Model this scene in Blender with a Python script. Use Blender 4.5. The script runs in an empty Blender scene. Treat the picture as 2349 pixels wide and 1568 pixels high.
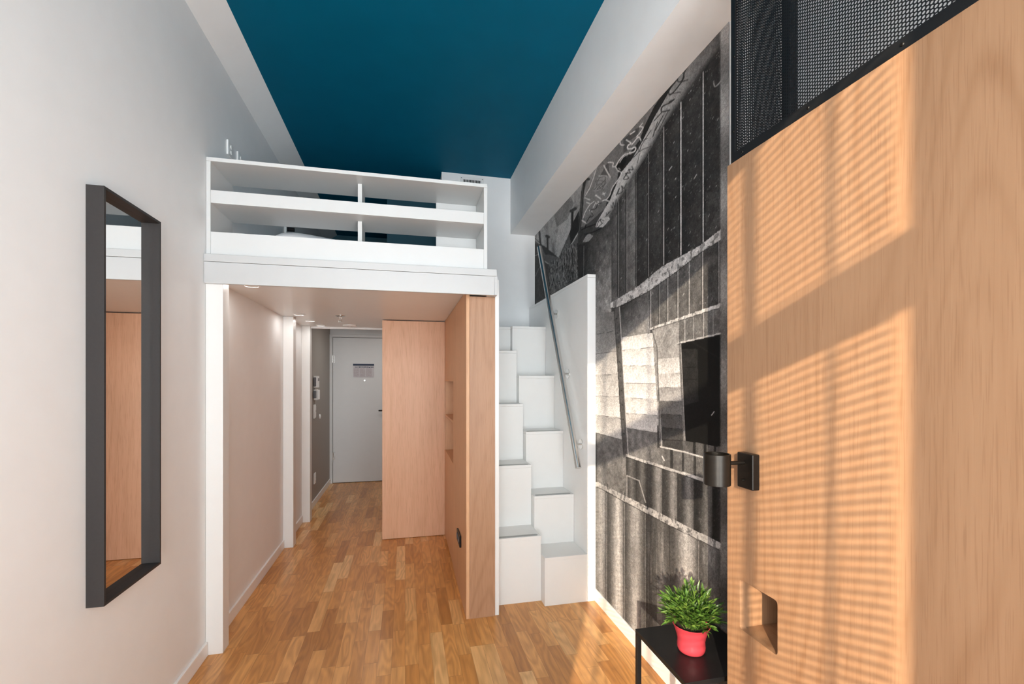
import bpy, bmesh, math, random
import numpy as np
from mathutils import Vector, Matrix

random.seed(7)
S = bpy.context.scene
COL = S.collection
PI = math.pi

# ------------------------------------------------------------------ camera numbers
FPX, CX, CY, YAW, EYE = 1051.3, 1174.5, 869.2, 0.2291, 1.42
CS, SN = math.cos(YAW), math.sin(YAW)

def ray(x, y):
    a = (x - CX) / FPX
    return (CS * a + SN, -SN * a + CS, -(y - CY) / FPX)
def on_x(x, y, X):
    r = ray(x, y); t = X / r[0]
    return Vector((X, r[1] * t, EYE + r[2] * t))
def on_y(x, y, Y):
    r = ray(x, y); t = Y / r[1]
    return Vector((r[0] * t, Y, EYE + r[2] * t))

# ------------------------------------------------------------------ node helpers
class NT:
    def __init__(s, name):
        s.m = bpy.data.materials.new(name); s.m.use_nodes = True
        s.t = s.m.node_tree; s.b = s.t.nodes['Principled BSDF']
    def n(s, kind, **kw):
        nd = s.t.nodes.new(kind)
        for k, v in kw.items(): setattr(nd, k, v)
        return nd
    def put(s, nd, key, v):
        if hasattr(v, 'is_output') or isinstance(v, bpy.types.NodeSocket): s.t.links.new(v, nd.inputs[key])
        else: nd.inputs[key].default_value = v
    def math(s, op, a, b=0.0, c=None, clamp=False):
        nd = s.n('ShaderNodeMath', operation=op, use_clamp=clamp)
        s.put(nd, 0, a); s.put(nd, 1, b)
        if c is not None: s.put(nd, 2, c)
        return nd.outputs[0]
    def mix(s, f, a, b, kind='MIX'):
        nd = s.n('ShaderNodeMix', data_type='RGBA', blend_type=kind)
        s.put(nd, 0, f); s.put(nd, 6, a); s.put(nd, 7, b)
        return nd.outputs[2]
    def obj(s): return s.n('ShaderNodeTexCoord').outputs['Object']
    def map(s, vec, scale=(1, 1, 1), loc=(0, 0, 0)):
        nd = s.n('ShaderNodeMapping'); s.put(nd, 'Vector', vec)
        nd.inputs['Scale'].default_value = scale; nd.inputs['Location'].default_value = loc
        return nd.outputs[0]
    def noise(s, vec, scale=5, detail=3, rough=.5, out=0):
        nd = s.n('ShaderNodeTexNoise'); s.put(nd, 'Vector', vec)
        nd.inputs['Scale'].default_value = scale; nd.inputs['Detail'].default_value = detail
        nd.inputs['Roughness'].default_value = rough
        return nd.outputs[out]
    def ramp(s, f, stops):
        nd = s.n('ShaderNodeValToRGB'); s.put(nd, 0, f)
        el = nd.color_ramp.elements
        while len(el) < len(stops): el.new(.5)
        for e, (p, c) in zip(el, stops):
            e.position = p; e.color = (*c, 1) if len(c) == 3 else c
        return nd.outputs[0]
    def bump(s, h, strength=.1, dist=.002):
        nd = s.n('ShaderNodeBump'); s.put(nd, 'Height', h)
        nd.inputs['Strength'].default_value = strength; nd.inputs['Distance'].default_value = dist
        s.t.links.new(nd.outputs[0], s.b.inputs['Normal'])
    def set(s, **kw):
        for k, v in kw.items():
            key = {'col': 'Base Color', 'rough': 'Roughness', 'metal': 'Metallic', 'spec': 'Specular IOR Level',
                   'coat': 'Coat Weight', 'coatr': 'Coat Roughness'}[k]
            if k == 'col' and isinstance(v, tuple) and len(v) == 3: v = (*v, 1)
            s.put(s.b, key, v)
        return s

def srgb(r, g, b):
    f = lambda v: (v / 255 / 12.92) if v <= 10 else ((v / 255 + .055) / 1.055) ** 2.4
    return (f(r), f(g), f(b))

def plain(name, col, rough=.5, metal=0.0, var=.04, scale=40, bump=0.0, spec=.5):
    k = NT(name); o = k.obj()
    nz = k.noise(o, scale, 4)
    lo = tuple(c * (1 - var) for c in col); hi = tuple(min(1, c * (1 + var)) for c in col)
    k.set(col=k.ramp(nz, [(.3, lo), (.7, hi)]), rough=rough, metal=metal, spec=spec)
    if bump: k.bump(k.noise(o, scale * 8, 3), bump, .001)
    return k.m

def oak(name, light, dark, axis='z', freq=26, seed=0.0, rough=.42, rs=.50):
    """straight and cathedral grained oak, the grain running along one axis"""
    k = NT(name); o = k.obj()
    ax = {'x': 0, 'y': 1, 'z': 2}[axis]
    def sc(a, l): v = [a, a, a]; v[ax] = l; return tuple(v)
    base = k.noise(k.map(o, sc(2.1, .30), (seed, seed * 1.7, seed * .6)), 1.0, 1, .4)
    wob = k.noise(k.map(o, sc(22, 3.0), (seed, 2, 0)), 1.0, 2, .5)
    ph = k.math('MULTIPLY_ADD', base, freq * 8.5, k.math('MULTIPLY', wob, 2.4))
    rings = k.math('MULTIPLY_ADD', k.math('SINE', ph), .5, .5)
    rings = k.math('POWER', rings, 4.0)
    rings = k.math('MULTIPLY', rings, k.ramp(k.noise(k.map(o, sc(2.4, .5), (3 + seed, 0, 0)), 1.0, 2, .5), [(.38, (.15,) * 3), (.62, (1,) * 3)]))
    fine = k.noise(k.map(o, sc(95, 2.2), (seed, 0, seed)), 1.0, 4, .6)
    pores = k.noise(k.map(o, sc(330, 9), (0, seed, 0)), 1.0, 2, .5)
    broad = k.noise(k.map(o, sc(5, .5), (seed * 3, 0, 0)), 1.0, 2, .5)
    f = k.math('ADD', k.math('MULTIPLY', rings, rs), k.math('MULTIPLY', fine, .52))
    f = k.math('ADD', f, k.math('MULTIPLY_ADD', broad, .5, -.22))
    c = k.ramp(f, [(.12, light), (.85, dark)])
    pm = k.ramp(pores, [(.34, (.78, .72, .68)), (.46, (1, 1, 1))])
    c = k.mix(.55, c, pm, 'MULTIPLY')
    k.set(col=c, rough=rough, spec=.35)
    k.bump(k.math('ADD', fine, pores), .06, .0006)
    return k.m

M = {}
M['wall'] = plain('white_wall_paint', (.845, .845, .84), .62, var=.012, scale=9, bump=.03)
M['wall_hall'] = plain('hall_wall_dimmed', (.36, .335, .305), .65, var=.012, scale=9, bump=.03)  # hall walls darkened in colour to offset the added hall lamp
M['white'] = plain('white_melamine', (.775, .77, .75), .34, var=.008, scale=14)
M['white_guard'] = plain('white_guard_brightened', (.88, .878, .865), .36, var=.008, scale=14)  # same white as the stairs, lightened to make up for shade on the guard
M['beam'] = plain('white_beam_brightened', (.89, .885, .875), .62, var=.012, scale=9, bump=.03)  # wall white lightened in colour where the beam face gets little light
M['white_shelf'] = plain('white_shelf_dimmed', (.655, .655, .645), .36, var=.008, scale=14)  # same white, darkened in colour against strong window light on the shelf front
M['white_fascia'] = plain('white_fascia_dimmed', (.53, .53, .525), .36, var=.008, scale=14)  # same white, darkened most to hold back window light on the fascia
M['skirting'] = plain('white_skirting_paint', (.86, .85, .835), .4, var=.01, scale=20)
M['teal'] = plain('teal_ceiling_paint', (.0, .105, .185), .6, var=.03, scale=6, bump=.03, spec=.1)
M['navy'] = plain('navy_wall_paint', (.004, .075, .112), .55, var=.03, scale=6)
M['doorpaint'] = plain('grey_door_paint', (.68, .69, .69), .42, var=.01, scale=14)
M['black'] = plain('black_powder_coat', (.0085, .0085, .009), .36, var=.12, scale=260, spec=.3)
M['blackmat'] = plain('black_mesh_lacquer', (.006, .006, .007), .42, var=.1, scale=200)
M['bronze'] = plain('dark_bronze_metal', (.021, .018, .015), .33, metal=.75, var=.08, scale=300)
M['blackpanel'] = plain('black_panel_lacquer', (.012, .010, .010), .5, var=.1)
M['frame'] = plain('charcoal_frame_lacquer', (.034, .030, .029), .6, var=.05, scale=120, spec=.25)
M['steel'] = plain('brushed_steel', (.74, .73, .71), .25, metal=1.0, var=.06, scale=400)
M['chrome'] = plain('chrome', (.72, .71, .69), .14, metal=1.0, var=.03)
M['grip'] = plain('grey_grip_tape', (.40, .41, .40), .8, var=.12, scale=700, bump=.3)
M['plastic'] = plain('white_plastic', (.82, .815, .80), .3, var=.01)
M['greyplastic'] = plain('grey_plastic', (.12, .12, .13), .4, var=.05)
M['fabric'] = plain('white_bed_linen', (.82, .82, .83), .85, var=.02, scale=180, bump=.2)
M['slot'] = plain('dark_slot', (.02, .02, .02), .7)
M['paper'] = plain('notice_paper', (.60, .58, .60), .6, var=.03)
M['ink'] = plain('notice_navy_ink', (.030, .045, .085), .6)
M['inkgrey'] = plain('notice_grey_print', (.26, .23, .26), .6)
M['inkred'] = plain('notice_red_grey_print', (.34, .24, .26), .6)
M['soil'] = plain('dark_soil', (.030, .022, .014), .9, var=.4, scale=200, bump=.5)
M['oak'] = oak('oak_laminate', (.37, .212, .118), (.26, .132, .064), 'z', 26, 0.0)
M['oak_cab'] = oak('oak_laminate_cabinet', (.43, .245, .145), (.315, .163, .086), 'z', 22, 3.1, rs=.26)
M['oak_side'] = oak('oak_laminate_side_brightened', (.64, .37, .205), (.49, .26, .13), 'z', 22, 5.2, rs=.20)  # same oak as the cabinet front, lightened to make up for corridor shade
M['oak_ward'] = oak('oak_laminate_pale', (.74, .445, .285), (.59, .33, .19), 'z', 14, 7.7, rs=.20)

k = NT('coral_glazed_pot'); k.set(col=(.43, .044, .058), rough=.30, spec=.4); M['pot'] = k.m
k = NT('mirror_glass'); k.set(col=(.93, .93, .92), rough=.0, metal=1.0); M['mirror'] = k.m
k = NT('downlight_diffuser'); k.set(col=(.85, .84, .80), rough=.35); M['diffuser'] = k.m

k = NT('leaf'); o = k.obj(); nz = k.noise(o, 55, 3)
k.set(col=k.ramp(nz, [(.25, (.014, .045, .006)), (.5, (.055, .125, .015)), (.72, (.20, .29, .055))]), rough=.42); M['leaf'] = k.m

# parquet: strips along Y, each stave with its own tone
k = NT('oak_parquet'); o = k.obj(); sp = k.n('ShaderNodeSeparateXYZ'); k.put(sp, 0, o)
X_, Y_ = sp.outputs[0], sp.outputs[1]
W = .067
rx = k.math('DIVIDE', X_, W); row = k.math('FLOOR', rx); fx = k.math('SUBTRACT', rx, row)
wn = k.n('ShaderNodeTexWhiteNoise', noise_dimensions='1D'); k.put(wn, 'W', row)
ln = k.math('MULTIPLY_ADD', wn.outputs['Value'], .22, .30)
ry = k.math('ADD', k.math('DIVIDE', Y_, ln), k.math('MULTIPLY', wn.outputs['Value'], 37.0))
cell = k.math('FLOOR', ry); fy = k.math('SUBTRACT', ry, cell)
cb = k.n('ShaderNodeCombineXYZ'); k.put(cb, 0, row); k.put(cb, 1, cell)
w2 = k.n('ShaderNodeTexWhiteNoise', noise_dimensions='2D'); k.put(w2, 'Vector', cb.outputs[0])
tone = k.ramp(w2.outputs['Value'], [(0, (.46, .195, .052)), (.25, (.58, .262, .075)), (.55, (.66, .315, .098)), (.82, (.72, .37, .13)), (.97, (.80, .50, .23))])
off = k.n('ShaderNodeVectorMath', operation='SCALE'); k.put(off, 0, w2.outputs['Color']); off.inputs['Scale'].default_value = 9
ad = k.n('ShaderNodeVectorMath', operation='ADD'); k.put(ad, 0, k.map(o, (60, 3.0, 1))); k.put(ad, 1, off.outputs[0])
g1 = k.noise(ad.outputs[0], 1.0, 5, .62)
ad2 = k.n('ShaderNodeVectorMath', operation='ADD'); k.put(ad2, 0, k.map(o, (9, 1.6, 1))); k.put(ad2, 1, off.outputs[0])
g2 = k.math('MULTIPLY_ADD', k.math('SINE', k.math('MULTIPLY', k.noise(ad2.outputs[0], 1.0, 2), 60)), .5, .5)
gr = k.math('ADD', k.math('MULTIPLY', g1, .75), k.math('MULTIPLY', g2, .22))
c = k.mix(1.0, tone, k.ramp(gr, [(.25, (.72, .68, .62)), (.75, (1.16, 1.16, 1.14))]), 'MULTIPLY')
e1 = k.math('LESS_THAN', fx, .018); e2 = k.math('LESS_THAN', k.math('MULTIPLY', fy, ln), .0016)
c = k.mix(k.math('MULTIPLY', k.math('MAXIMUM', e1, e2), .55), c, (.12, .05, .02, 1))
k.set(col=c, rough=k.math('MULTIPLY_ADD', g1, .16, .24), spec=.45)
k.bump(gr, .05, .0006); M['floor'] = k.m

# printed wallpaper: tone comes from the mesh's own print attribute plus fine grain
k = NT('printed_mural'); o = k.obj()
at = k.n('ShaderNodeAttribute', attribute_name='print')
sk = k.noise(k.map(o, (1, 260, 260)), 1.0, 3, .7)
c = k.mix(1.0, at.outputs['Color'], k.ramp(sk, [(.3, (.62, .62, .62)), (.7, (1.36, 1.36, 1.36))]), 'MULTIPLY')
k.set(col=c, rough=.7, spec=.12); M['mural'] = k.m

# ------------------------------------------------------------------ mesh helpers
class MB:
    def __init__(s): s.bm = bmesh.new()
    def box(s, x0, x1, y0, y1, z0, z1, bev=0.0, seg=2):
        r = bmesh.ops.create_cube(s.bm, size=1.0)
        vs = r['verts']
        for v in vs:
            v.co = Vector((x0 if v.co.x < 0 else x1, y0 if v.co.y < 0 else y1, z0 if v.co.z < 0 else z1))
        if bev > 0:
            es = list({e for v in vs for e in v.link_edges})
            bmesh.ops.bevel(s.bm, geom=es, offset=bev, segments=seg, affect='EDGES', profile=.5)
        return s
    def quad(s, *pts):
        s.bm.faces.new([s.bm.verts.new(p) for p in pts]); return s
    def prism(s, pts, vec):
        a = [s.bm.verts.new(p) for p in pts]; b = [s.bm.verts.new(Vector(p) + Vector(vec)) for p in pts]
        n = len(a); s.bm.faces.new(a); s.bm.faces.new(b[::-1])
        for i in range(n): s.bm.faces.new([a[i], a[(i + 1) % n], b[(i + 1) % n], b[i]])
        bmesh.ops.recalc_face_normals(s.bm, faces=s.bm.faces); return s
    def cyl(s, p, q, r, r2=None, seg=28, cap=True, bev=0.0):
        p, q = Vector(p), Vector(q); d = q - p; L = d.length
        rot = d.to_track_quat('Z', 'Y').to_matrix().to_4x4()
        m = Matrix.Translation((p + q) / 2) @ rot
        bmesh.ops.create_cone(s.bm, cap_ends=cap, segments=seg, radius1=r, radius2=r if r2 is None else r2, depth=L, matrix=m)
        return s
    def lathe(s, prof, c=(0, 0, 0), seg=48):
        rings = []
        for r, z in prof:
            rings.append([s.bm.verts.new((c[0] + r * math.cos(2 * PI * i / seg), c[1] + r * math.sin(2 * PI * i / seg), c[2] + z)) for i in range(seg)])
        for a, b in zip(rings, rings[1:]):
            for i in range(seg): s.bm.faces.new([a[i], a[(i + 1) % seg], b[(i + 1) % seg], b[i]])
        s.bm.faces.new(rings[0][::-1]); s.bm.faces.new(rings[-1])
        return s
    def build(s, name, mat, parent=None, smooth=False, kind=None):
        me = bpy.data.meshes.new(name); s.bm.normal_update(); s.bm.to_mesh(me); s.bm.free()
        return link(name, me, mat, parent, smooth, kind)

def link(name, me, mat, parent=None, smooth=False, kind=None):
    ob = bpy.data.objects.new(name, me); COL.objects.link(ob)
    me.materials.append(M[mat] if isinstance(mat, str) else mat)
    if smooth:
        for p in me.polygons: p.use_smooth = True
        try: me.set_sharp_from_angle(angle=math.radians(35))
        except Exception: pass
    if parent is not None:
        ob.parent = parent
        ob.matrix_parent_inverse = Matrix.Translation(parent.location).inverted()
    if kind: ob['kind'] = kind
    return ob

def thing(name, loc, label, cat, group=None):
    o = bpy.data.objects.new(name, None); COL.objects.link(o); o.location = loc
    o.empty_display_size = .05
    return tag(o, label, cat, group)
def tag(o, label, cat, group=None):
    o['label'] = label; o['category'] = cat
    if group: o['group'] = group
    return o
def copy_tree(o, parent=None):
    c = o.copy(); COL.objects.link(c)
    if parent is not None: c.parent = parent
    for ch in list(o.children): copy_tree(ch, c)
    return c
def box(name, mat, x0, x1, y0, y1, z0, z1, parent=None, bev=.0, kind=None):
    return MB().box(x0, x1, y0, y1, z0, z1, bev).build(name, mat, parent, kind=kind)

XL, XR = -1.0, 1.195          # side walls
YW, YB, YF, YD = -.75, 4.16, 4.90, 6.66   # window wall, wall behind stairs, far loft wall, entrance wall
ZC = 3.285

# ------------------------------------------------------------------ the room
def st(name, mat, *a, **kw): return box(name, mat, *a, kind='structure', **kw)
st('floor', 'floor', -1.2, 1.4, YW - .2, YD + .25, -.1, 0)
st('ceiling', 'teal', -1.2, 1.4, YW - .2, 6.5, ZC, ZC + .1)
st('wall_left', 'wall', XL - .12, XL, YW - .2, YF, 0, ZC)
st('wall_hall_left', 'wall_hall', XL - .12, XL, YF, YD, 0, 2.17)
st('wall_right', 'wall', XR, XR + .12, YW - .2, YB + .1, 0, ZC)
mb = MB(); mb.box(.32, XR, YB, YB + .1, 2.062, ZC); mb.box(.5525, XR, YB, YB + .1, 0, 2.062)
mb.build('wall_back', 'wall', kind='structure')
st('wall_return', 'wall', .32, .42, YB + .1, YF + .1, 2.062, ZC)
st('wall_far', 'navy', -.182, .32, YF, YF + .1, 2.062, ZC)
st('wall_recess', 'navy', XL, .0, 6.3, 6.4, 2.17, ZC)
st('wall_recess_right', 'navy', -.182, -.08, YF + .1, 6.3, 2.17, ZC)
st('wall_recess_left', 'wall', XL - .12, XL, YF, 6.4, 2.17, ZC)
st('floor_recess', 'navy', XL, .74, 5.0, 6.4, 2.145, 2.17)
st('wall_hall_right', 'wall_hall', .62, .74, YB + .1, YD, 0, 2.144)
st('wall_upper', 'wall', .42, .74, YB + .1, 5.0, 2.062, 2.17)
st('wall_hall_near', 'wall_hall', .53, .74, YF, YF + .1, 0, 1.94)
st('ceiling_hall', 'wall', XL, .74, 5.0, YD, 2.12, 2.144)
mb = MB()                                                        # entrance wall around the door opening
mb.box(XL, -.975, YD, YD + .12, 0, 2.144); mb.box(.02, .74, YD, YD + .12, 0, 2.144); mb.box(-.975, .02, YD, YD + .12, 2.03, 2.144); mb.box(-.975, .02, YD + .045, YD + .12, 0, 2.03)
mb.build('wall_entrance', 'doorpaint', kind='structure')
# ceiling beams
st('trim_1', 'beam', .955, XR, YW, YB, 2.77, ZC)
MB().prism([(XL, YW, 3.185), (XL, YW, ZC), (-.858, YW, ZC)], (0, 6.3 - YW, 0)).build('trim_2', 'wall', kind='structure')
# baseboards
def base(name, *segs):
    mb = MB()
    for s in segs: mb.box(*s, bev=.003)
    mb.build(name, 'skirting', kind='structure')
base('baseboard_left', (XL, XL + .014, YW, 2.65, 0, .072), (XL, XL + .014, 2.735, 4.18, 0, .072), (XL, XL + .014, 4.285, 4.885, 0, .072), (XL, XL + .014, 4.985, YD - .02, 0, .072))
base('baseboard_right', (XR - .012, XR, 1.245, 2.742, 0, .078))

# window behind the camera
mb = MB()
WX0, WX1, WZ0, WZ1 = -.88, 1.08, .42, 2.80
mb.box(XL, WX0, YW - .14, YW, 0, ZC); mb.box(WX1, XR, YW - .14, YW, 0, ZC)
mb.box(WX0, WX1, YW - .14, YW, 0, WZ0); mb.box(WX0, WX1, YW - .14, YW, WZ1, ZC)
mb.build('wall_window', 'wall', kind='structure')
win = bpy.data.objects.new('window_1', None); COL.objects.link(win); win.location = (.17, YW, WZ0); win['kind'] = 'structure'
mb = MB()
mb.box(WX0, WX0 + .05, YW - .1, YW - .03, WZ0, WZ1); mb.box(WX1 - .05, WX1, YW - .1, YW - .03, WZ0, WZ1)
mb.box(WX0, WX1, YW - .1, YW - .03, WZ0, WZ0 + .05); mb.box(WX0, WX1, YW - .1, YW - .03, WZ1 - .05, WZ1)
mb.box(.16, .33, YW - .1, YW - .03, WZ0, WZ1); mb.box(WX0, WX1, YW - .1, YW - .03, 2.10, 2.235)
mb.build('window_frame', 'white', win)
mb = MB()
zz = WZ0 + .07
while zz < WZ1 - .06:
    for xa, xb in ((WX0 + .055, .155), (.335, WX1 - .055)):
        mb.quad((xa, YW - .020, zz - .0015), (xb, YW - .020, zz - .0015), (xb, YW + .004, zz + .0015), (xa, YW + .004, zz + .0015))
    zz += .025
mb.build('blind_slats', 'white', win)
mb = MB()
for xt, tw in ((-.66, .014), (-.37, .014), (-.075, .030), (.078, .012)):
    mb.box(xt, xt + tw, YW + .005, YW + .0065, WZ0 + .06, WZ1 - .05)
mb.build('blind_shadow_strip', 'white', win)  # unseen strips added to cast the soft vertical shadow bands

# entrance door
door = bpy.data.objects.new('door_1', None); COL.objects.link(door); door.location = (-.5, YD, 0); door['kind'] = 'structure'
box('door_leaf', 'doorpaint', -.958, -.02, 6.64, 6.675, .006, 1.99, door, .003)
mb = MB()
mb.box(-1.0, -.962, 6.625, 6.700, .0, 2.03, .002); mb.box(-.018, .03, 6.625, 6.700, 0, 2.03, .002); mb.box(-.962, -.018, 6.625, 6.700, 1.994, 2.03, .002)
mb.build('door_frame', 'doorpaint', door)
box('threshold', 'slot', -.96, -.02, 6.645, 6.690, 0, .005, door)
for z in (1.695, .374):
    h = MB(); h.cyl((-.958, 6.63, z - .05), (-.958, 6.63, z + .05), .008, seg=16); h.box(-.956, -.935, 6.634, 6.641, z - .05, z + .05)
    h.build('hinge', 'steel', door, True)
mb = MB(); mb.cyl((-.225, 6.64, .985), (-.225, 6.59, .985), .009, seg=16); mb.box(-.36, -.215, 6.582, 6.600, .975, .995, .006)
mb.cyl((-.225, 6.641, .985), (-.225, 6.630, .985), .026, seg=24)
mb.build('door_handle', 'bronze', door, True)
MB().cyl((-.546, 6.641, 1.402), (-.546, 6.630, 1.402), .011, seg=20).build('peephole', 'chrome', door, True)

# ------------------------------------------------------------------ loft platform
FY = 2.63
loft = thing('loft_platform', (-.24, FY, 0), 'white loft bed platform on slim white posts along the left wall', 'loft bed')
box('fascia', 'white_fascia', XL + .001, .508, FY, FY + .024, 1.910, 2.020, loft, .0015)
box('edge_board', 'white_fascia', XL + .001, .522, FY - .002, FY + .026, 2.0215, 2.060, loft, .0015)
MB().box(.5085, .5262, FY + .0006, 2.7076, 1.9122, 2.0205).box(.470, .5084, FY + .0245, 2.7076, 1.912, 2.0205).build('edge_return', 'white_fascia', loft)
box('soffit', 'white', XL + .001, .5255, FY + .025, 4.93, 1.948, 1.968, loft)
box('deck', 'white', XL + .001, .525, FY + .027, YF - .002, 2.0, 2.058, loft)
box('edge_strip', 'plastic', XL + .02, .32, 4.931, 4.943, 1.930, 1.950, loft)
for y0, y1, x1 in ((2.652, 2.735, -.919), (4.186, 4.285, -.919), (4.892, 4.985, -.921)):
    box('post', 'white', XL + .001, x1, y0, y1, 0.0, 1.947, loft, .002)

# ------------------------------------------------------------------ open shelf guard on the loft edge
GY = 2.655
g = thing('shelf_guard', (-.27, GY, 2.06), 'white open two-tier shelf forming the railing on the loft front edge', 'shelf')
gx0, gx1 = XL + .002, .470
GD = .315
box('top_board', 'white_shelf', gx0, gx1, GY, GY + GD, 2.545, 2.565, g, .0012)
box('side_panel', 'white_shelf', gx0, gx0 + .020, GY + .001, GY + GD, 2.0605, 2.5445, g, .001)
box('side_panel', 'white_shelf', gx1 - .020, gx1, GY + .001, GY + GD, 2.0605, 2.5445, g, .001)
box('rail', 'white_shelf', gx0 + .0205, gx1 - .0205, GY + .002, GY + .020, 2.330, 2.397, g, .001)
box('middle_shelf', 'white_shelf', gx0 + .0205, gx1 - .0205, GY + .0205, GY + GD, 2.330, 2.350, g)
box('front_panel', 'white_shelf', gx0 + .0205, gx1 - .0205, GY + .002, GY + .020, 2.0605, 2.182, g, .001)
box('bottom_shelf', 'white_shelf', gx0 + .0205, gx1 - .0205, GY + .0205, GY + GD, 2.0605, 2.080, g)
dx = on_y(821, 450, GY + .12).x
for z0, z1 in ((2.3505, 2.5445), (2.0805, 2.3295)):
    box('divider', 'white_shelf', dx, dx + .023, GY + .115, GY + GD, z0, z1, g, .001)
bx = on_y(1000, 500, GY + GD).x
for z0, z1 in ((2.3505, 2.5445), (2.0805, 2.3295)):
    box('back_panel', 'white_shelf', bx, gx1 - .0205, GY + GD - .016, GY + GD, z0, z1, g, .001)

# ------------------------------------------------------------------ bedding and bits in the loft
mb = MB(); mb.box(-.93, -.05, 2.99, 4.70, 2.0595, 2.185, .035, 4)
tag(mb.build('mattress', 'fabric', smooth=True), 'white mattress lying on the loft deck behind the shelf guard', 'mattress')
pb = bmesh.new(); bmesh.ops.create_grid(pb, x_segments=24, y_segments=18, size=.5)
top = list(pb.verts)
for v in top:
    u, w = v.co.x * 2, v.co.y * 2
    e = max(0, (1 - abs(u) ** 4)) ** .5 * max(0, (1 - abs(w) ** 4)) ** .5
    v.co = Vector((v.co.x * .52, v.co.y * .40, .012 + .085 * e))
ret = bmesh.ops.duplicate(pb, geom=pb.verts[:] + pb.edges[:] + pb.faces[:])
for el in ret['geom']:
    if isinstance(el, bmesh.types.BMVert): el.co.z = .012 - (el.co.z - .012) * .5
bmesh.ops.remove_doubles(pb, verts=pb.verts, dist=.0005); bmesh.ops.recalc_face_normals(pb, faces=pb.faces)
me = bpy.data.meshes.new('pillow'); pb.to_mesh(me); pb.free()
pil = tag(link('pillow', me, 'fabric', smooth=True), 'white pillow propped on the loft mattress, its top edge peeking above the guard', 'pillow')
pil.location = (-.56, 3.245, 2.262); pil.rotation_euler = (math.radians(14), math.radians(5), math.radians(8))

def socket_plate(name, y, z, label, cat='socket', w=.082, h=.085, group=None, parts=2):
    t = thing(name, (XL, y, z), label, cat, group)
    box('plate', 'plastic', XL + .0005, XL + .011, y - w / 2, y + w / 2, z - h / 2, z + h / 2, t, .003)
    for i in range(parts):
        zz = z + (i - (parts - 1) / 2) * .032
        MB().cyl((XL + .012, y, zz), (XL + .016, y, zz), .011, seg=18).build('outlet', 'plastic', t, True)
    return t
socket_plate('wall_socket', 2.975, 2.755, 'white wall socket nearer the camera of the pair above the loft guard')
socket_plate('wall_socket', 3.135, 2.765, 'white wall socket farther back of the pair above, half hidden by the loft guard')
t = thing('reading_light', (XL, 4.31, 2.72), 'small white and black wall light seen through the lower shelf opening', 'wall light')
box('mount', 'plastic', XL + .0005, XL + .02, 4.22, 4.28, 2.66, 2.76, t, .004)
MB().cyl((XL + .021, 4.25, 2.70), (XL + .075, 4.25, 2.70), .018, seg=20).build('lamp_head', 'black', t, True)
v = thing('vent_grille', (.6, YB, 3.2), 'white square vent grille high on the back wall above the shelf guard', 'vent')
box('plate', 'plastic', .484, .700, YB - .012, YB - .0005, 3.07, 3.258, v, .003)
box('opening', 'slot', .512, .675, YB - .0145, YB - .0125, 3.095, 3.231, v)
for i in range(12):
    x = .516 + i * .0137
    box('slat', 'plastic', x, x + .004, YB - .018, YB - .0148, 3.096, 3.230, v)
for x in (.497, .688): MB().cyl((x, YB - .0125, 3.244), (x, YB - .015, 3.244), .004, seg=12).build('screw', 'steel', v)

# soffit fittings
def downlight(x, y, label):
    t = thing('downlight', (x, y, 1.948), label, 'downlight', 'recessed downlights in the loft soffit')
    MB().lathe([(.036, 0), (.046, -.001), (.047, -.005), (.036, -.0065), (.034, -.003)], (x, y, 1.9478)).build('trim_ring', 'plastic', t, True)
    MB().cyl((x, y, 1.9468), (x, y, 1.9438), .033, seg=28).build('diffuser', 'diffuser', t)
    return t
downlight(-.84, 2.84, 'round white downlight in the soffit nearest the front of the loft')
downlight(-.84, 4.02, 'round white downlight in the soffit beside the second post')
downlight(-.83, 4.42, 'round white downlight in the soffit between second and third posts')
downlight(-.80, 4.78, 'round white downlight in the soffit just before the entrance hall, left of the smoke alarm')
t = thing('smoke_alarm', (-.525, 4.71, 1.948), 'flat white smoke alarm on the soffit in front of the entrance hall', 'smoke alarm')
MB().lathe([(.062, 0), (.066, -.004), (.064, -.012), (.05, -.016), (.02, -.017)], (-.525, 4.71, 1.9478)).build('housing', 'plastic', t, True)
MB().lathe([(.012, 0), (.012, -.004), (.008, -.006)], (-.525, 4.71, 1.930)).build('button', 'plastic', t, True)
t = thing('sprinkler_head', (-.525, 4.04, 1.948), 'chrome fire sprinkler head hanging from the loft soffit', 'sprinkler')
MB().lathe([(.040, 0), (.040, -.003), (.028, -.008), (.012, -.010)], (-.525, 4.04, 1.9478)).build('escutcheon', 'chrome', t, True)
MB().cyl((-.525, 4.04, 1.9375), (-.525, 4.04, 1.918), .007, seg=14).build('nozzle', 'chrome', t, True)
mb = MB()
for s in (-1, 1): mb.cyl((-.525 + s * .007, 4.04, 1.934), (-.525 + s * .012, 4.04, 1.912), .0025, seg=8).cyl((-.525 + s * .012, 4.04, 1.912), (-.525 + s * .004, 4.04, 1.898), .0025, seg=8)
mb.build('yoke', 'chrome', t, True)
MB().cyl((-.525, 4.04, 1.898), (-.525, 4.04, 1.895), .017, seg=20).build('deflector', 'chrome', t, True)

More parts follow.
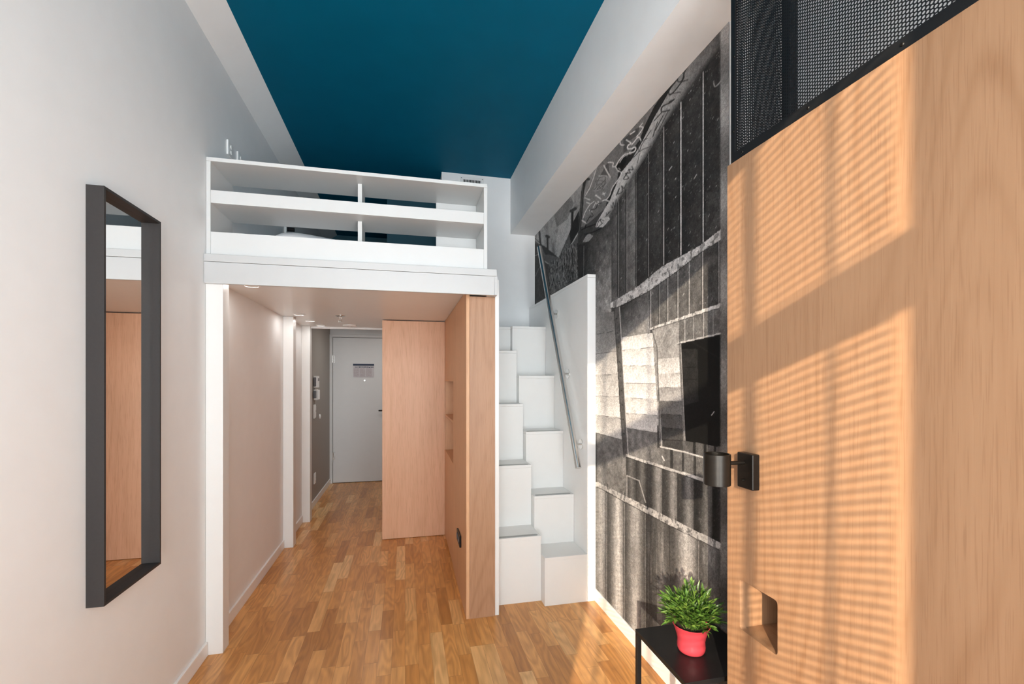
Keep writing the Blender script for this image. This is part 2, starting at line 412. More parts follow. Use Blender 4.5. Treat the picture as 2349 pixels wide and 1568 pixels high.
# ------------------------------------------------------------------ hall fittings
def hall_unit(name, label, cat, y0, y1, z0, z1, d, extra=None):
    t = thing(name, (XL, (y0 + y1) / 2, (z0 + z1) / 2), label, cat)
    box('housing', 'plastic', XL + .0005, XL + d, y0, y1, z0, z1, t, .004)
    if extra: extra(t)
    return t
hall_unit('door_phone', 'white door phone on the hall wall, upper unit above the handset', 'door phone', 5.50, 5.60, 1.325, 1.455, .045,
          lambda t: (box('side_grip', 'greyplastic', XL + .006, XL + .03, 5.472, 5.499, 1.34, 1.44, t, .003), box('display', 'greyplastic', XL + .0455, XL + .047, 5.52, 5.58, 1.40, 1.43, t)))
hall_unit('door_phone', 'white handset with dark back mounted below the upper door phone', 'door phone', 5.52, 5.60, 1.185, 1.305, .035,
          lambda t: (box('handset', 'plastic', XL + .036, XL + .058, 5.53, 5.57, 1.19, 1.30, t, .006), box('cradle', 'greyplastic', XL + .004, XL + .03, 5.46, 5.519, 1.21, 1.29, t, .003)))
hall_unit('light_switch', 'white light switch plate on the hall wall under the handset', 'switch', 5.49, 5.575, .98, 1.135, .014,
          lambda t: (box('rocker', 'plastic', XL + .0145, XL + .019, 5.505, 5.56, 1.065, 1.12, t, .002), box('rocker', 'plastic', XL + .0145, XL + .019, 5.505, 5.56, .995, 1.05, t, .002)))
t = thing('round_button', (XL, 5.88, .972), 'small round white button on the hall wall beside the light switch', 'button')  # round wall button, not a light switch
MB().cyl((XL + .0005, 5.88, .972), (XL + .012, 5.88, .972), .030, .024, seg=24).build('disc', 'plastic', t, True)
MB().cyl((XL + .0125, 5.88, .972), (XL + .015, 5.88, .972), .012, seg=20).build('cap', 'plastic', t, True)
socket_plate('wall_socket', 5.555, .30, 'white double socket low on the hall wall above the skirting', w=.085, h=.12)

n = thing('notice_sheet', (-.558, 6.639, 1.54), 'printed notice with dark blue header stuck on the grey entrance door', 'notice')
box('sheet', 'paper', -.698, -.420, 6.6365, 6.6395, 1.445, 1.633, n)
box('header_band', 'ink', -.698, -.420, 6.6350, 6.6364, 1.606, 1.633, n)
mb = MB()
rr = random.Random(3)
x = -.672
while x < -.43:                                                   # row of small heading marks
    w = rr.uniform(.006, .016); mb.box(x, x + w, 6.6352, 6.6364, 1.580 + rr.uniform(-.002, .002), 1.592 + rr.uniform(-.003, .003)); x += w + .005
mb.build('heading', 'ink', n)
mb = MB()
for cx in (-.688, -.610, -.522):                                  # three columns of fine print
    for i in range(10):
        z = 1.565 - i * .0112; x = cx
        while x < cx + .066:
            w = rr.uniform(.006, .018); mb.box(x, min(x + w, cx + .07), 6.6354, 6.6364, z - .0042, z); x += w + .004
mb.build('fine_print', 'inkred', n)
mb = MB(); mb.box(-.69, -.43, 6.6354, 6.6364, 1.451, 1.4525)
mb.build('rule', 'inkgrey', n)

# ------------------------------------------------------------------ oak wardrobe in the corridor
w = thing('wardrobe', (.07, 4.5, 0), 'tall pale oak wardrobe under the loft with its plain end facing the room', 'wardrobe')
box('end_panel', 'oak_ward', -.197, .3515, 4.205, 4.224, .004, 1.940, w, .001)
box('carcass', 'oak_ward', -.180, .318, 4.2245, 4.89, .06, 1.938, w)
box('door', 'oak_ward', -.197, -.1805, 4.226, 4.89, .07, 1.938, w, .001)
box('plinth', 'oak_cab', -.165, .31, 4.2245, 4.88, 0, .059, w)

# ------------------------------------------------------------------ oak cabinet beside the stairs
c = thing('tall_cabinet', (.45, 3.4, 0), 'oak cabinet with white outer panel standing under the loft beside the stairs', 'cabinet')
XC = .352
box('front_panel', 'oak_cab', XC + .0205, .5255, 2.700, 2.719, 0, 1.911, c, .001)
box('side_panel', 'oak_side', XC, XC + .020, 2.702, 3.452, 0, 1.945, c, .001)
box('end_panel', 'white', .5265, .551, 2.708, YB - .002, 0, 2.018, c, .001)
box('upper_door', 'oak_side', XC, XC + .019, 3.455, 4.203, 1.403, 1.945, c, .001)
box('lower_door', 'oak_side', XC, XC + .019, 3.456, 4.203, .012, .783, c, .001)
box('niche_frame', 'oak_side', XC, XC + .30 * .5, 4.174, 4.203, .7835, 1.4025, c)
box('niche_back', 'oak_side', XC + .148, XC + .160, 3.455, 4.1735, .7835, 1.4025, c)
box('niche_bottom', 'oak_side', XC + .0195, XC + .1475, 3.455, 4.1735, .765, .783, c)
box('shelf', 'oak_side', XC + .003, XC + .1475, 3.455, 4.1735, 1.085, 1.103, c)
box('niche_top', 'oak_cab', XC + .0195, XC + .1475, 3.455, 4.1735, 1.403, 1.42, c)
t = thing('power_outlet', (XC, 3.035, .37), 'black twin power outlet low on the oak cabinet side', 'socket')
box('plate', 'black', XC - .012, XC - .0005, 2.945, 3.115, .335, .412, t, .004)
for y in (2.988, 3.072): MB().cyl((XC - .0125, y, .373), (XC - .016, y, .373), .021, seg=24).build('outlet', 'greyplastic', t, True)

# ------------------------------------------------------------------ storage staircase
sc_ = thing('staircase', (.85, 3.3, 0), 'white alternating-tread box staircase climbing beside the oak cabinet', 'staircase')
XS0, XM, XS1 = .5525, .850, 1.1335
def step(x0, x1, y0, y1, z, grip=True, gx=None):
    s = box('step', 'white', x0, x1, y0, y1, 0, z - .0195, sc_, .001)
    sub = MB().box(x0, x1, y0 - .002, y1, z - .019, z, .0015).build('tread', 'white', s)
    if grip:
        mb = MB(); a, b = x0 + .012, x1 - .016; yy, r = y0 + .024, .0135
        pts = [(a + r + r * math.cos(t), yy + r * math.sin(t), z + .0003) for t in [PI / 2 + PI * i / 8 for i in range(9)]]
        pts += [(b - r + r * math.cos(t), yy + r * math.sin(t), z + .0003) for t in [-PI / 2 + PI * i / 8 for i in range(9)]]
        mb.prism(pts, (0, 0, .0012)).build('grip_strip', 'grip', s)
LY = [2.822, 3.056, 3.283, 3.486, 3.698]; LZ = [.416, .829, 1.238, 1.643, 1.851]
RY = [2.744, 2.984, 3.203, 3.412, 3.636]; RZ = [.302, .628, 1.040, 1.447, 1.852]
for i in range(5):
    step(XS0, XM - .0005, LY[i], LY[i + 1] if i < 4 else YB - .002, LZ[i], grip=i < 4)
    step(XM + .0005, XS1, RY[i], RY[i + 1] if i < 4 else YB - .002, RZ[i], grip=0 < i < 4)

gw = thing('stair_guard', (1.165, 3.4, 0), 'white half-height guard wall between the stairs and the mural', 'guard wall')
box('panel', 'white_guard', 1.1345, XR - .0045, 2.742, YB - .002, 0, 2.070, gw, .001)
box('cap', 'white_guard', 1.1345, XR - .0045, 2.740, YB - .002, 2.071, 2.091, gw, .001)

hr = thing('handrail', (1.08, 3.2, 1.6), 'brushed steel handrail slanting up the white guard wall', 'handrail')
hp, hq = on_x(1326.5, 1073, 1.078), on_x(1237.5, 567, 1.078)
MB().cyl(hp, hq, .0205, seg=32).build('rail', 'steel', hr, True)
for x, y in ((1276.5, 720), (1303, 857), (1333, 1018)):
    q = on_x(x, y, 1.134)
    f = (q.z - hp.z) / (hq.z - hp.z); ry = hp.y + f * (hq.y - hp.y)
    b = MB().cyl((1.092, ry + .012, q.z), (1.1285, q.y, q.z), .0065, seg=14).build('bracket', 'steel', hr, True)
    MB().cyl((1.1288, q.y, q.z), (1.1342, q.y, q.z), .034, seg=32).build('rosette', 'steel', b, True)

# ------------------------------------------------------------------ wall mirror
mi = thing('wall_mirror', (XL, 1.92, 1.36), 'tall narrow mirror in deep charcoal frame on the white left wall', 'mirror')
y0, y1, z0, z1, xf = 1.745, 2.100, .684, 2.046, -.949
lp = .009
mb = MB()
for s in ((y0, y0 + lp, z0, z1), (y1 - lp, y1, z0, z1), (y0 + lp, y1 - lp, z1 - lp, z1), (y0 + lp, y1 - lp, z0, z0 + lp)):
    mb.box(XL + .0005, xf, s[0], s[1], s[2], s[3])
mb.build('frame', 'frame', mi)
box('glass', 'mirror', XL + .0155, XL + .019, y0 + lp, y1 - lp, z0 + lp, z1 - lp, mi)

# ------------------------------------------------------------------ oak unit on the right with niche
XO, YO, ZO = .980, 1.241, 2.084
u = thing('oak_unit', (1.09, .4, 0), 'tall sunlit oak unit with square niche filling the right of the room', 'cupboard')
ny0, ny1, nz0, nz1 = 1.043, 1.187, .672, .820
def rounded_hole_panel():
    bm = bmesh.new(); r, k = .010, 6
    inner = []
    for (cy, cz, a0) in ((ny1 - r, nz1 - r, 0), (ny0 + r, nz1 - r, PI / 2), (ny0 + r, nz0 + r, PI), (ny1 - r, nz0 + r, 1.5 * PI)):
        for i in range(k + 1):
            a = a0 + PI / 2 * i / k; inner.append((cy + r * math.cos(a), cz + r * math.sin(a)))
    outer = [(YO, ZO), (YW + .05, ZO), (YW + .05, 0), (YO, 0)]
    def ring(x):
        return [bm.verts.new((x, *p)) for p in outer], [bm.verts.new((x, *p)) for p in inner]
    of, inf = ring(XO); ob_, inb = ring(XO + .019)
    def cap(o_, i_, flip):
        m = k + 1
        for q in range(4):
            arc = i_[q * m:(q + 1) * m]; nxt = i_[((q + 1) % 4) * m]
            for j in range(k): f = [o_[q], arc[j], arc[j + 1]]; bm.faces.new(f[::-1] if flip else f)
            f = [o_[q], arc[k], nxt, o_[(q + 1) % 4]]; bm.faces.new(f[::-1] if flip else f)
    cap(of, inf, False); cap(ob_, inb, True)
    for a, b in ((of, ob_), (inf, inb)):
        for i in range(len(a)): bm.faces.new([a[i], a[(i + 1) % len(a)], b[(i + 1) % len(a)], b[i]])
    bmesh.ops.recalc_face_normals(bm, faces=bm.faces)
    me = bpy.data.meshes.new('side_panel'); bm.to_mesh(me); bm.free(); return me
link('side_panel', rounded_hole_panel(), 'oak', u)
box('end_panel', 'oak', XO + .0195, XR - .001, YO - .020, YO - .0005, 0, ZO - .001, u, .001)
box('top_board', 'oak', XO + .0195, XR - .001, YW + .05, YO - .0205, ZO - .021, ZO - .001, u)
mb = MB(); d = XR - .02
mb.box(XO + .0193, d, ny1 + .0002, ny1 + .012, nz0 - .012, nz1 + .012); mb.box(XO + .0193, d, ny0 - .012, ny0 - .0002, nz0 - .012, nz1 + .012)
mb.box(XO + .0193, d, ny0, ny1, nz0 - .012, nz0 - .0002); mb.box(XO + .0193, d, ny0, ny1, nz1 + .0002, nz1 + .012)
mb.box(d, d + .012, ny0 - .012, ny1 + .012, nz0 - .012, nz1 + .012)
mb.build('niche', 'oak', u)

# ------------------------------------------------------------------ perforated screen on the oak unit
ms = thing('mesh_screen', (1.09, .8, ZO), 'black perforated metal screen standing on top of the oak unit', 'screen')
ZT = 2.760; SY0, SY1 = .20, 1.226; fr = .027
mb = MB()
mb.box(XO + .001, XO + .005, SY0, SY1, ZO + .001, ZO + .001 + fr); mb.box(XO + .001, XO + .005, SY0, SY1, ZT - fr, ZT)
mb.box(XO + .001, XO + .005, SY1 - fr * .62, SY1, ZO + fr, ZT - fr); mb.box(XO + .001, XO + .005, SY0, SY0 + fr, ZO + fr, ZT - fr)
mb.build('frame', 'black', ms)
mb = MB(); ex0, ex1 = XO + .0055, XR - .003
mb.box(ex0, ex1, SY1 - .004, SY1, ZO + .001, ZO + fr); mb.box(ex0, ex1, SY1 - .004, SY1, ZT - fr, ZT)
mb.box(ex0, ex0 + .012, SY1 - .004, SY1, ZO + fr, ZT - fr)
mb.build('end_frame', 'black', ms)
box('corner_post', 'black', XR - .032, XR - .003, SY1 - .035, SY1 - .005, ZO + .001, ZT, ms, .001)
def perforated(u0, u1, v0, v1, put, pitch=.0084, hole=.0034):
    du, dv = pitch * math.sqrt(3) / 2, pitch
    cu = np.arange(u0, u1, du); vs, fs = [], []; n = 0
    R = pitch / math.sqrt(3)
    ang = np.arange(6) * PI / 3
    for i, a in enumerate(cu):
        for b in np.arange(v0 + (dv / 2 if i % 2 else 0), v1, dv):
            for t in ang: vs.append(put(a + R * math.cos(t), b + R * math.sin(t)))
            for t in ang: vs.append(put(a + hole * math.cos(t), b + hole * math.sin(t)))
            for j in range(6):
                q = (j + 1) % 6; fs.append((n + j, n + q, n + 6 + q, n + 6 + j))
            n += 12
    me = bpy.data.meshes.new('mesh_sheet'); me.from_pydata(vs, [], fs); return me
def sheet(me):
    o = link('mesh_sheet', me, 'blackmat', ms)
    md = o.modifiers.new('thick', 'SOLIDIFY'); md.thickness = .0012; md.offset = 0; md.use_rim = False
    return o
sheet(perforated(.42, SY1 - .012, ZO + .022, ZT - .02, lambda a, b: (XO + .0062, a, b)))
sheet(perforated(ex0 + .008, XR - .032, ZO + .022, ZT - .02, lambda a, b: (a, SY1 - .0048, b)))
for y in (1.177, .948, .725, .50): MB().cyl((XO + .0008, y, ZO + .014), (XO - .0012, y, ZO + .014), .0042, .003, seg=16).build('screw', 'bronze', ms, True)
for y, zc in ((1683.5, 130), (1682, 302)):
    p = on_x(y, zc, XO); MB().cyl((XO + .0008, p.y, p.z), (XO - .0012, p.y, p.z), .0036, .003, seg=16).build('screw', 'bronze', ms, True)

# ------------------------------------------------------------------ reading lamp on the oak unit
rl = thing('reading_lamp', (XO, 1.137, 1.155), 'black cylinder reading lamp mounted on the sunlit oak unit', 'wall lamp')
box('mounting_plate', 'bronze', .955, XO - .0005, 1.106, 1.168, 1.104, 1.206, rl, .003)
MB().cyl((.903, 1.140, 1.179), (.9548, 1.140, 1.179), .0058, seg=20).build('arm', 'bronze', rl, True)
bm = MB(); bm.lathe([(.0345, -.043), (.0355, -.044), (.0365, -.043), (.0365, .043), (.0355, .044), (.0335, .044), (.0325, .043), (.0325, .012), (.004, .010)], (.866, 1.140, 1.164), 56)
bm.build('shade', 'bronze', rl, True)
MB().cyl((.9548, 1.140, 1.128), (.946, 1.140, 1.128), .0036, seg=14).build('switch', 'bronze', rl, True)

# ------------------------------------------------------------------ side table and plant
TX0, TX1, TY0, TY1, TZ = .862, XR - .014, 1.285, 1.609, .460
tb = thing('side_table', (1.02, 1.45, 0), 'small black metal side table between the mural and the oak unit', 'table')
box('tabletop', 'black', TX0, TX1, TY0, TY1, TZ - .016, TZ, tb, .0012)
for x in (TX0, TX1 - .017):
    for y in (TY0, TY1 - .017): box('leg', 'black', x, x + .017, y, y + .017, 0, TZ - .0165, tb, .001)
pp = Vector((.0, .0, TZ)); r_ = ray(1585.5, 1491); t_ = (TZ - EYE) / r_[2]; pp.x, pp.y = r_[0] * t_, r_[1] * t_
pl = thing('potted_plant', pp, 'leafy green plant in a coral pot on the black side table', 'plant')
PS = 1.13
MB().lathe([(a_ * PS, b_) for a_, b_ in [(.034, .0), (.0385, .003), (.0415, .010), (.0425, .020), (.0415, .031), (.0412, .040), (.0435, .055), (.049, .075), (.0555, .094), (.0565, .0955), (.0550, .0965),
            (.0535, .0945), (.047, .078)]], pp).build('pot', 'pot', pl, True)
MB().lathe([(.052, .0785), (.051, .084), (.02, .087), (.002, .0875)], pp, 32).build('soil', 'soil', pl, True)
bm = bmesh.new(); R = random.Random(11)
def leaf(p, d, L, wd, roll):
    d = d.normalized(); up = Vector((0, 0, 1)); sd = d.cross(up)
    if sd.length < .1: sd = Vector((1, 0, 0))
    sd.normalize(); nr = sd.cross(d).normalized()
    sd, nr = sd * math.cos(roll) + nr * math.sin(roll), nr * math.cos(roll) - sd * math.sin(roll)
    prof = [(0, .12), (.22, .72), (.48, 1.0), (.75, .66), (1.0, .02)]
    rows = []
    for f, ww in prof:
        ct = p + d * (L * f) - nr * (L * .16 * f * f); wv = sd * (wd * ww); lift = nr * (wd * .35 * ww)
        rows.append([bm.verts.new(ct - wv + lift), bm.verts.new(ct), bm.verts.new(ct + wv + lift)])
    for a, b in zip(rows, rows[1:]):
        for i in range(2): bm.faces.new([a[i], a[i + 1], b[i + 1], b[i]])
def stem(a, b, c_):
    for i in range(5):
        t0, t1 = i / 5, (i + 1) / 5
        q = [(1 - t) ** 2 * a + 2 * t * (1 - t) * b + t * t * c_ for t in (t0, t1)]
        dd = (q[1] - q[0]); rot = dd.to_track_quat('Z', 'Y').to_matrix().to_4x4()
        bmesh.ops.create_cone(bm, cap_ends=False, segments=5, radius1=.0011, radius2=.0009, depth=dd.length, matrix=Matrix.Translation((q[0] + q[1]) / 2) @ rot)
root = pp + Vector((0, 0, .085))
for i in range(86):
    az = i * 2.39996 + R.uniform(-.3, .3); el = math.asin(min(1, 1 - (i + .5) / 86 * .98))
    rad = R.uniform(.070, .118) * .93 * (1.0 + .10 * math.sin(el))
    dirv = Vector((math.cos(az) * math.cos(el), math.sin(az) * math.cos(el), math.sin(el) * 1.0))
    a = root + Vector((math.cos(az), math.sin(az), 0)) * R.uniform(.004, .034)
    c_ = root + Vector((dirv.x * rad, dirv.y * rad, .030 + dirv.z * rad * 1.0))
    if c_.x > XR - .035: c_.x = XR - .035
    b = (a + c_) / 2 + Vector((0, 0, R.uniform(.008, .028)))
    stem(a, b, c_)
    for j in range(9):
        t = .30 + .70 * j / 8
        q = (1 - t) ** 2 * a + 2 * t * (1 - t) * b + t * t * c_
        tg = (2 * (1 - t) * (b - a) + 2 * t * (c_ - b)).normalized()
        sdv = tg.cross(Vector((0, 0, 1))); sdv = sdv.normalized() if sdv.length > .05 else Vector((1, 0, 0))
        dv = (tg * R.uniform(.6, 1.1) + sdv * (1 if j % 2 else -1) * R.uniform(.25, .8) + Vector((0, 0, R.uniform(-.15, .45)))) if j < 8 else tg
        leaf(q, dv, R.uniform(.024, .040), R.uniform(.0040, .0062), R.uniform(-.8, .8))
for v_ in bm.verts:
    v_.co.x = min(v_.co.x, XR - .004)
me = bpy.data.meshes.new('foliage'); bm.to_mesh(me); bm.free(); link('foliage', me, 'leaf', pl)

# ------------------------------------------------------------------ printed mural
def mural():
    rng = np.random.RandomState(5)
    # columns evenly spaced as a visitor at the window would count them, rows evenly in height
    nx, nz = 420, 780
    pxs = np.linspace(1226.5, 1672.0, nx)
    a = (pxs - CX) / FPX; X = XR - .004
    Yv = X * (-SN * a + CS) / (CS * a + SN)
    zv = np.linspace(.079, 2.7695, nz)
    depth = SN * X + CS * Yv
    PX = np.repeat(pxs[:, None], nz, 1)
    PY = CY - FPX * (zv[None, :] - EYE) / depth[:, None]
    YY = np.repeat(Yv[:, None], nz, 1); ZZ = np.repeat(zv[None, :], nx, 0)
    def vnoise(u, v, seed):
        r = np.random.RandomState(seed).rand(512, 512)
        iu, iv = np.floor(u).astype(int), np.floor(v).astype(int)
        fu, fv = u - iu, v - iv; fu = fu * fu * (3 - 2 * fu); fv = fv * fv * (3 - 2 * fv)
        g = lambda i, j: r[i % 512, j % 512]
        return (g(iu, iv) * (1 - fu) + g(iu + 1, iv) * fu) * (1 - fv) + (g(iu, iv + 1) * (1 - fu) + g(iu + 1, iv + 1) * fu) * fv
    def fbm(su, sv, seed, oct=4):
        s, am, tot = 0, 1, 0
        for o in range(oct):
            s = s + am * vnoise(YY * su * 2 ** o + 50, ZZ * sv * 2 ** o + 50, seed + o); tot += am; am *= .55
        return s / tot
    rough = fbm(28, 28, 1, 5); streak = fbm(45, 4, 11, 4); blot = fbm(5, 4, 21, 4); speck = vnoise(YY * 190, ZZ * 190, 31); speck2 = vnoise(YY * 75, ZZ * 75, 41)
    V = np.full(PX.shape, .09)
    def lerp(p, x): return np.interp(x, [q[0] for q in p], [q[1] for q in p])
    def inside(pts):
        m = np.zeros(PX.shape, bool); n = len(pts)
        for i in range(n):
            x0, y0 = pts[i]; x1, y1 = pts[(i + 1) % n]
            if y0 == y1: continue
            c = ((y0 > PY) != (y1 > PY)) & (PX < (x1 - x0) * (PY - y0) / (y1 - y0) + x0)
            m ^= c
        return m
    def between(top, bot, x0=-1e9, x1=1e9):
        return (PY > lerp(top, PX)) & (PY < lerp(bot, PX)) & (PX >= x0) & (PX < x1)
    def line(pts, w, val, soft=.6):
        nonlocal V
        for (x0, y0), (x1, y1) in zip(pts, pts[1:]):
            dx, dy = x1 - x0, y1 - y0; L = dx * dx + dy * dy + 1e-9
            bx = (PX > min(x0, x1) - w - 3) & (PX < max(x0, x1) + w + 3)
            t = np.clip(((PX - x0) * dx + (PY - y0) * dy) / L, 0, 1)
            d = np.hypot(PX - x0 - t * dx, PY - y0 - t * dy)
            al = np.clip((w / 2 + soft - d) / (2 * soft), 0, 1) * bx
            V = V * (1 - al) + val * al
    def fill(m, val):
        nonlocal V
        V = np.where(m, val, V)
    def curve(pts, n=6):
        P = [np.array(p, float) for p in pts]; P = [P[0]] + P + [P[-1]]; out = []
        for i in range(1, len(P) - 2):
            for t in np.linspace(0, 1, n, endpoint=False):
                out.append(tuple(.5 * (2 * P[i] + (P[i + 1] - P[i - 1]) * t + (2 * P[i - 1] - 5 * P[i] + 4 * P[i + 1] - P[i + 2]) * t * t + (3 * P[i] - P[i - 1] - 3 * P[i + 1] + P[i + 2]) * t ** 3)))
        out.append(tuple(P[-2])); return out
    def C2(*p): return [(1220 + x / 4.9, 380 + y / 4.9) for x, y in p]
    def C3(*p): return [(1360 + x / 5.6, 280 + y / 5.6) for x, y in p]
    def C4(*p): return [(1500 + x / 6.03, 60 + y / 6.03) for x, y in p]
    grain = .55 + .9 * rough
    specks = (speck2 > .92) * .10 + (speck > .93) * .12
    # ---- main battens (top edge, bottom edge)
    B1t = [(1398, 696), (1463, 657), (1517, 612), (1606, 563), (1668, 514)]; B1b = [(1398, 706), (1417, 704), (1490, 666), (1553, 621), (1611, 576), (1668, 541)]
    B2t = [(1490, 752), (1668, 690)]; B2b = [(1490, 757), (1668, 699)]
    B3t = [(1552, 786), (1668, 759)]; B3b = [(1552, 789), (1668, 763)]
    B4t = [(1436, 1041), (1662, 1112), (1675, 1116)]; B4b = [(1436, 1047), (1662, 1119), (1675, 1123)]
    B4c = [(1515, 1023), (1622, 1050)]
    B5t = [(1371, 1105), (1433, 1136), (1662, 1249), (1675, 1256)]; B5b = [(1371, 1115), (1433, 1150), (1536, 1204), (1605, 1238), (1662, 1266), (1675, 1272)]
    BT = [(1226, 600), (1345, 545), (1371, 527), (1390, 510), (1419, 460), (1439, 428), (1456, 400), (1490, 346), (1524, 287), (1563, 231), (1613, 163), (1652, 115), (1675, 90)]  # lower edge of taped band
    BU = [(1226, 600), (1350, 530), (1365, 517), (1380, 491), (1399, 459), (1426, 394), (1449, 366), (1474, 323), (1500, 271), (1533, 214), (1565, 150), (1600, 110), (1675, 30)]
    # ---- upper planks
    up = (PY > lerp(BT, PX)) & (PY < lerp(B1t, PX)) & (PX > 1400)
    seams = [(1402, .30, 1), (1419, .32, 1.2), (1438, .36, 1.2), (1460, .14, 1), (1487.7, .34, 1.2), (1522.5, .62, 1.8), (1562, .74, 2.2), (1613, .66, 2.2), (1655, .3, 1)]
    tones = [.125, .10, .18, .060, .066, .048, .050, .046]
    for (s, _, _), (e, _, _), tn in zip(seams, seams[1:], tones):
        m = up & (PX >= s) & (PX < e); f = (PX - s) / (e - s)
        fill(m, tn * (.75 + .5 * f) * grain * (.8 + .5 * blot) + specks * .5)
    m = up & (PX >= 1400)
    V = np.where(m & (PX > 1618) & (PY > 440) & (PY < 540), V + .05 * rough, V)
    for s, b, wd in seams[:-1]:
        ytop = lerp(BT, s) + 2; ybot = lerp(B1t, s)
        line([(s, ytop), (s, ybot - 3)], wd, b * .8)
        line([(s - wd - 1.2, ytop), (s - wd - 1.2, ybot - 3)], 1.8, .03)
    # ---- speckled column left of planks and the dark corner
    m = (PX > 1338) & (PX < 1402) & (PY > lerp(BT, PX)) & (PY < 770)
    f = np.clip((PX - 1338) / 58, 0, 1) * np.clip((PY - 480) / 170, .25, 1.15)
    fill(m, (.035 + .26 * f) * (.45 + 1.1 * rough) + specks * (.3 + f))
    # ---- taped band
    m = (PY <= lerp(BT, PX)) & (PY > lerp(BU, PX)) & (PX > 1362)
    g = np.interp(PX, [1362, 1400, 1470, 1560, 1660], [.50, .52, .43, .24, .10])
    e = np.clip((lerp(BT, PX) - PY) / 22, .15, 1)
    fill(m, g * e ** .6 * (.75 + .5 * rough))
    m = (PY <= lerp(BT, PX) + 26) & (PY > lerp(BT, PX)) & (PX > 1412)
    V = np.where(m, V * .8 + specks * .7, V)
    # dark strip above the band
    BD = [(1340, 520), (1388, 478), (1395, 452), (1419, 396), (1424, 380), (1445, 350), (1468, 320), (1478, 290), (1500, 245), (1520, 215), (1560, 150), (1675, 10)]
    m = (PY <= lerp(BU, PX)) & (PY > lerp(BD, PX)) & (PX > 1385)
    fill(m, .022 + .02 * rough)
    # ---- painted figure area, mid grey
    fig = (PY <= lerp(BD, PX)) & (PX > 1328)
    fill(fig, .15 + .06 * blot + .03 * rough)
    fill(inside(C2((590, 355), (735, 0), (980, 0), (960, 160), (870, 330), (760, 420), (600, 600), (560, 560))), .20 + .06 * blot)
    fill(inside(C3((60, 720), (190, 690), (230, 720), (150, 850), (0, 900))), .27 + .05 * blot)
    fill(inside(C3((90, 690), (200, 500), (215, 690))), .12)
    fill(inside(C3((390, 220), (520, 110), (600, 60), (580, 160), (470, 240), (440, 370), (390, 400))), .10)
    white = .62
    for pts, wd in ((C3((290, 570), (320, 620), (365, 650), (330, 730), (250, 840), (215, 940), (165, 1000)), 1.8), (C3((295, 565), (330, 500), (400, 420), (450, 405), (490, 405)), 2.0),
                    (C3((140, 555), (180, 630), (222, 700)), 2.2), (C3((195, 520), (230, 515), (262, 525), (255, 570), (290, 570)), 2.0),
                    (C3((350, 225), (375, 220)), 2), (C3((350, 230), (355, 285), (400, 295)), 2.2), (C3((430, 230), (490, 270), (450, 300), (450, 340), (500, 340), (540, 320), (550, 350), (520, 385), (470, 390)), 2.2),
                    (C3((500, 290), (540, 240), (590, 190), (620, 240)), 1.8), (C3((600, 60), (645, 68), (610, 130), (560, 190)), 1.8), (C3((480, 155), (540, 115)), 2.0),
                    (C3((35, 940), (95, 980)), 2.6), (C3((75, 690), (180, 690)), 1.2), (C3((130, 900), (150, 940)), 1.4), (C3((120, 925), (160, 910)), 1.4),
                    (C3((165, 1000), (200, 1015)), 2.2), (C3((120, 1010), (165, 995)), 2), (C2((590, 360), (650, 382)), 2.2), (C2((615, 410), (650, 425)), 2.0),
                    (C2((720, 330), (775, 372)), 2.4), (C2((560, 610), (610, 645)), 2.6), (C2((650, 500), (675, 520)), 2.6), (C2((575, 590), (600, 520), (650, 440), (700, 400)), 1.4),
                    (C2((720, 410), (690, 470)), 1.5), (C2((550, 740), (600, 770)), 2), (C2((660, 690), (640, 700)), 2), (C2((590, 350), (660, 230), (735, 0)), 1.6), (C2((730, 425), (750, 430), (745, 400)), 2.0),
                    (C2((810, 0), (880, 130)), 2.0), (C3((640, 10), (600, 60)), 1.4)):
        line(curve(pts, 5), wd, white)
    m = inside(C3((300, 575), (345, 500), (440, 410), (430, 490), (365, 640), (320, 615))); fill(m, .02)
    line(curve(C3((345, 520), (390, 450), (440, 420)), 5), 1.2, .55); line(C3((330, 590), (352, 610)), 1.4, .5)
    for pts in (C2((720, 230), (760, 140), (830, 130), (790, 260), (720, 170), (835, 190), (730, 270), (830, 150)), C2((700, 270), (770, 200), (800, 240))):
        line(curve(pts, 5), .9, .07)
    for pts in (C2((650, 580), (690, 560), (660, 500), (720, 480), (740, 430), (780, 420)), C2((610, 640), (640, 590), (660, 560))):
        line(curve(pts, 5), 1.6, .05)
    # scribbled tags on the band
    for pts, wd, vv in ((C4((560, 440), (440, 600), (390, 750), (330, 760), (340, 680), (400, 640), (410, 720), (300, 880), (220, 950), (215, 880), (330, 730)), 2.6, .04),
                    (C4((380, 770), (470, 740)), 2.2, .04), (C4((215, 940), (370, 910)), 2.0, .05), (C4((210, 1050), (280, 1010), (220, 1060), (120, 1110), (110, 1180), (220, 1160)), 2.6, .04),
                    (C4((110, 1190), (0, 1310)), 2.0, .05), (C4((130, 1230), (20, 1440)), 2.0, .05), (C4((200, 1170), (60, 1450)), 1.6, .06),
                    (C3((830, 0), (770, 190)), 1.8, .05), (C3((750, 100), (640, 270), (590, 380), (510, 460)), 1.6, .07), (C3((750, 310), (640, 350), (590, 380), (600, 270), (700, 210)), 1.5, .08), (C3((600, 400), (570, 530)), 1.4, .10),
                    (C3((500, 570), (515, 610), (460, 610), (480, 650), (420, 660), (460, 720), (395, 730), (450, 640)), 1.8, .05),
                    (C3((300, 940), (340, 850), (320, 920), (380, 890), (370, 820), (400, 850), (430, 790)), 2.2, .10),
                    (C3((230, 1060), (250, 1100), (260, 1030), (280, 1090), (300, 990)), 1.3, .06), (C3((170, 1160), (180, 1190), (230, 1140)), 1.1, .08), (C3((140, 1250), (210, 1150)), 1.2, .06),
                    (C3((40, 1300), (100, 1260), (60, 1340), (130, 1230), (90, 1340), (150, 1250)), 1.5, .05)):
        line(curve(pts, 6), wd, vv)
